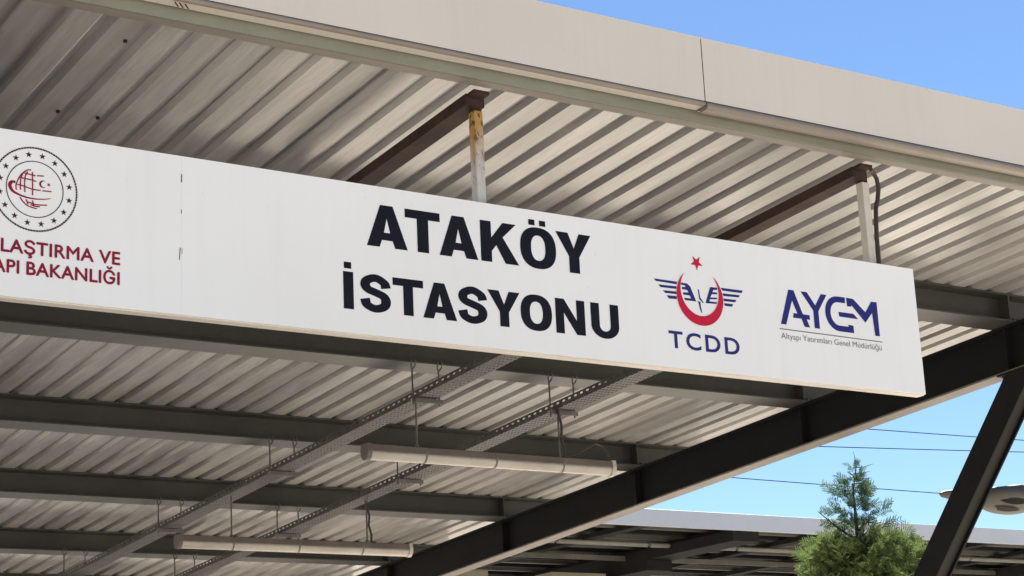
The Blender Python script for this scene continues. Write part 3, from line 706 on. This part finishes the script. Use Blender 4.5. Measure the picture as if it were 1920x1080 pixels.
# ---------------------------------------------------------------- conifer
TX, TY = 12.42, 13.0
tree = thing('conifer_tree', (TX, TY, 0), 'feathery green conifer with a thin bent leader beside the inclined canopy leg', 'tree')
tr = MB(); lean = lambda z: (TX+.02*math.sin(z*1.3)-.005*z, TY+.02*math.cos(z))
tr.tube([(*lean(z), z) for z in (0, .8, 1.6, 2.6, 3.6, 4.1, 4.4)], [.09, .08, .065, .045, .028, .014, .006], 8)
rnd = random.Random(11)
for i in range(46):
    z = .5+3.6*i/46; a = i*2.4; l_ = max(.12, .75*(1-((z-1.2)/3.3)**2)**.5 if z < 3.9 else .2)*.8
    x, y = lean(z); tr.tube([(x, y, z), (x+math.cos(a)*l_*.5, y+math.sin(a)*l_*.5, z+l_*.35), (x+math.cos(a)*l_, y+math.sin(a)*l_, z+l_*.8)], [.014, .009, .003], 5)
tr.build('trunk', M['bark'], tree)
cr = MB()
def spray(p, dvec, L_, n_=8, wd=.0075):
    d_ = dvec.normalized(); side = d_.cross(Vector((rnd.uniform(-1, 1), rnd.uniform(-1, 1), rnd.uniform(-1, 1)))).normalized()
    up = d_.cross(side)
    droop = Vector((0, 0, -.12*L_))
    def leafq(a, b2, w0):
        t_ = (b2-a); s2 = t_.cross(up).normalized()*w0
        cr.v.extend([tuple(a-s2*.5), tuple(a+s2*.5), tuple(a+t_*.6+s2*.8), tuple(b2), tuple(a+t_*.6-s2*.8)]); o = len(cr.v)-5
        cr.f.append([o, o+1, o+2, o+3, o+4]); cr.mi.append(1 if p.z > 3.93 else 0); cr.sm.append(False)
    leafq(p, p+d_*L_, wd*.6)
    for i in range(n_):
        u = .15+.8*i/n_; q = p+d_*L_*u+droop*u*u
        for sg in (-1, 1):
            l2 = min(.085, L_*(.46*(1-u)+.16))*rnd.uniform(.6, 1.3)
            leafq(q, q+(d_*.75+side*sg*.8+up*rnd.uniform(-.3, .3)).normalized()*l2, wd)
def radius(z):
    if z < 3.68: return .44*min(1.0, .55+.45*(z/1.4))
    if z < 3.88: return .44-(z-3.68)/.20*.18
    if z < 4.22: return .26-(z-3.88)*.1
    if z < 4.46: return .226-(z-4.22)*.72
    return .06
def crown_pt(z, a, f): 
    x, y = lean(z); lump = 1+.16*math.sin(3*a+z*4.1)+.12*math.sin(5*a-z*7.3)
    return Vector((x+math.cos(a)*radius(z)*f*lump, y+math.sin(a)*radius(z)*f*lump, z))
for i in range(3600):
    z = 1.5+2.38*rnd.random()**.7
    a = rnd.uniform(0, 2*math.pi); f_ = rnd.uniform(.45, 1.0)**.7
    p_ = crown_pt(z-.10, a, f_*.92)
    spray(p_, Vector((math.cos(a)*rnd.uniform(.5, 1.1), math.sin(a)*rnd.uniform(.5, 1.1), rnd.uniform(.2, 1.3))), rnd.uniform(.10, .23))
for i in range(190):
    z = 3.80+.66*rnd.random()**1.25; a = rnd.uniform(0, 2*math.pi); f_ = rnd.uniform(.05, .95)
    spray(crown_pt(z-.05, a, f_), Vector((math.cos(a)*rnd.uniform(.5, 1.2), math.sin(a)*rnd.uniform(.5, 1.2), rnd.uniform(.0, .9))), rnd.uniform(.10, .20), 7, .006)
# longer pale shoots on the outside
for i in range(420):
    z = 2.7+1.15*rnd.random(); a = rnd.uniform(0, 2*math.pi)
    spray(crown_pt(z, a, rnd.uniform(.80, 1.02)), Vector((math.cos(a)*rnd.uniform(.6, 1.2), math.sin(a)*rnd.uniform(.6, 1.2), rnd.uniform(.1, 1.5))), rnd.uniform(.16, .28), 8, .0055)
# a side clump towards the leg
for i in range(620):
    a = rnd.uniform(0, 2*math.pi); f_ = rnd.random()**.5
    c = Vector((TX+.40+.22*f_*math.cos(a), TY-.15+.22*f_*math.sin(a), 3.45+.42*rnd.random()*(1.1-f_)))
    spray(c, Vector((math.cos(a)*.6, math.sin(a)*.6, rnd.uniform(.3, 1.3))), rnd.uniform(.10, .20))
for i in range(34):
    z = 4.34+.24*rnd.random(); a = rnd.uniform(0, 2*math.pi)
    spray(Vector((TX+.02+.03*math.cos(a), TY+.03*math.sin(a), z)), Vector((math.cos(a), math.sin(a), rnd.uniform(.2, 1.4))), rnd.uniform(.05, .12), 5, .005)
# longer loose shoots
for z, a, L_ in ((4.34, R(150), .17), (4.12, R(150), .20), (4.10, R(-35), .22), (3.98, R(-35), .30), (4.0, R(150), .22), (3.92, R(-40), .24), (3.75, R(150), .34)):
    spray(crown_pt(z, a, .6), Vector((math.cos(a), math.sin(a), .35)), L_, 8, .006)
# bare leader with a comb of twigs to one side
cr.build('crown', [M['leaf'], M['leaf_young']], tree)
ld = MB(); ld.tube([(*lean(4.1), 4.1), (*lean(4.3), 4.3), (TX+.0, TY, 4.44), (TX+.04, TY, 4.56), (TX+.045, TY, 4.60), (TX+.02, TY, 4.70)], [.010, .008, .006, .005, .004, .002], 5)
for j, (z, L_) in enumerate(((4.36, .20), (4.40, .19), (4.44, .17), (4.49, .15), (4.55, .20))):
    ld.tube([(TX+.0, TY, z), (TX+L_*.5, TY-.03, z+.005), (TX+L_, TY-.06, z-.012+.012*j)], [.006, .005, .002], 5)
ld.build('leader', M['leaf'], tree)
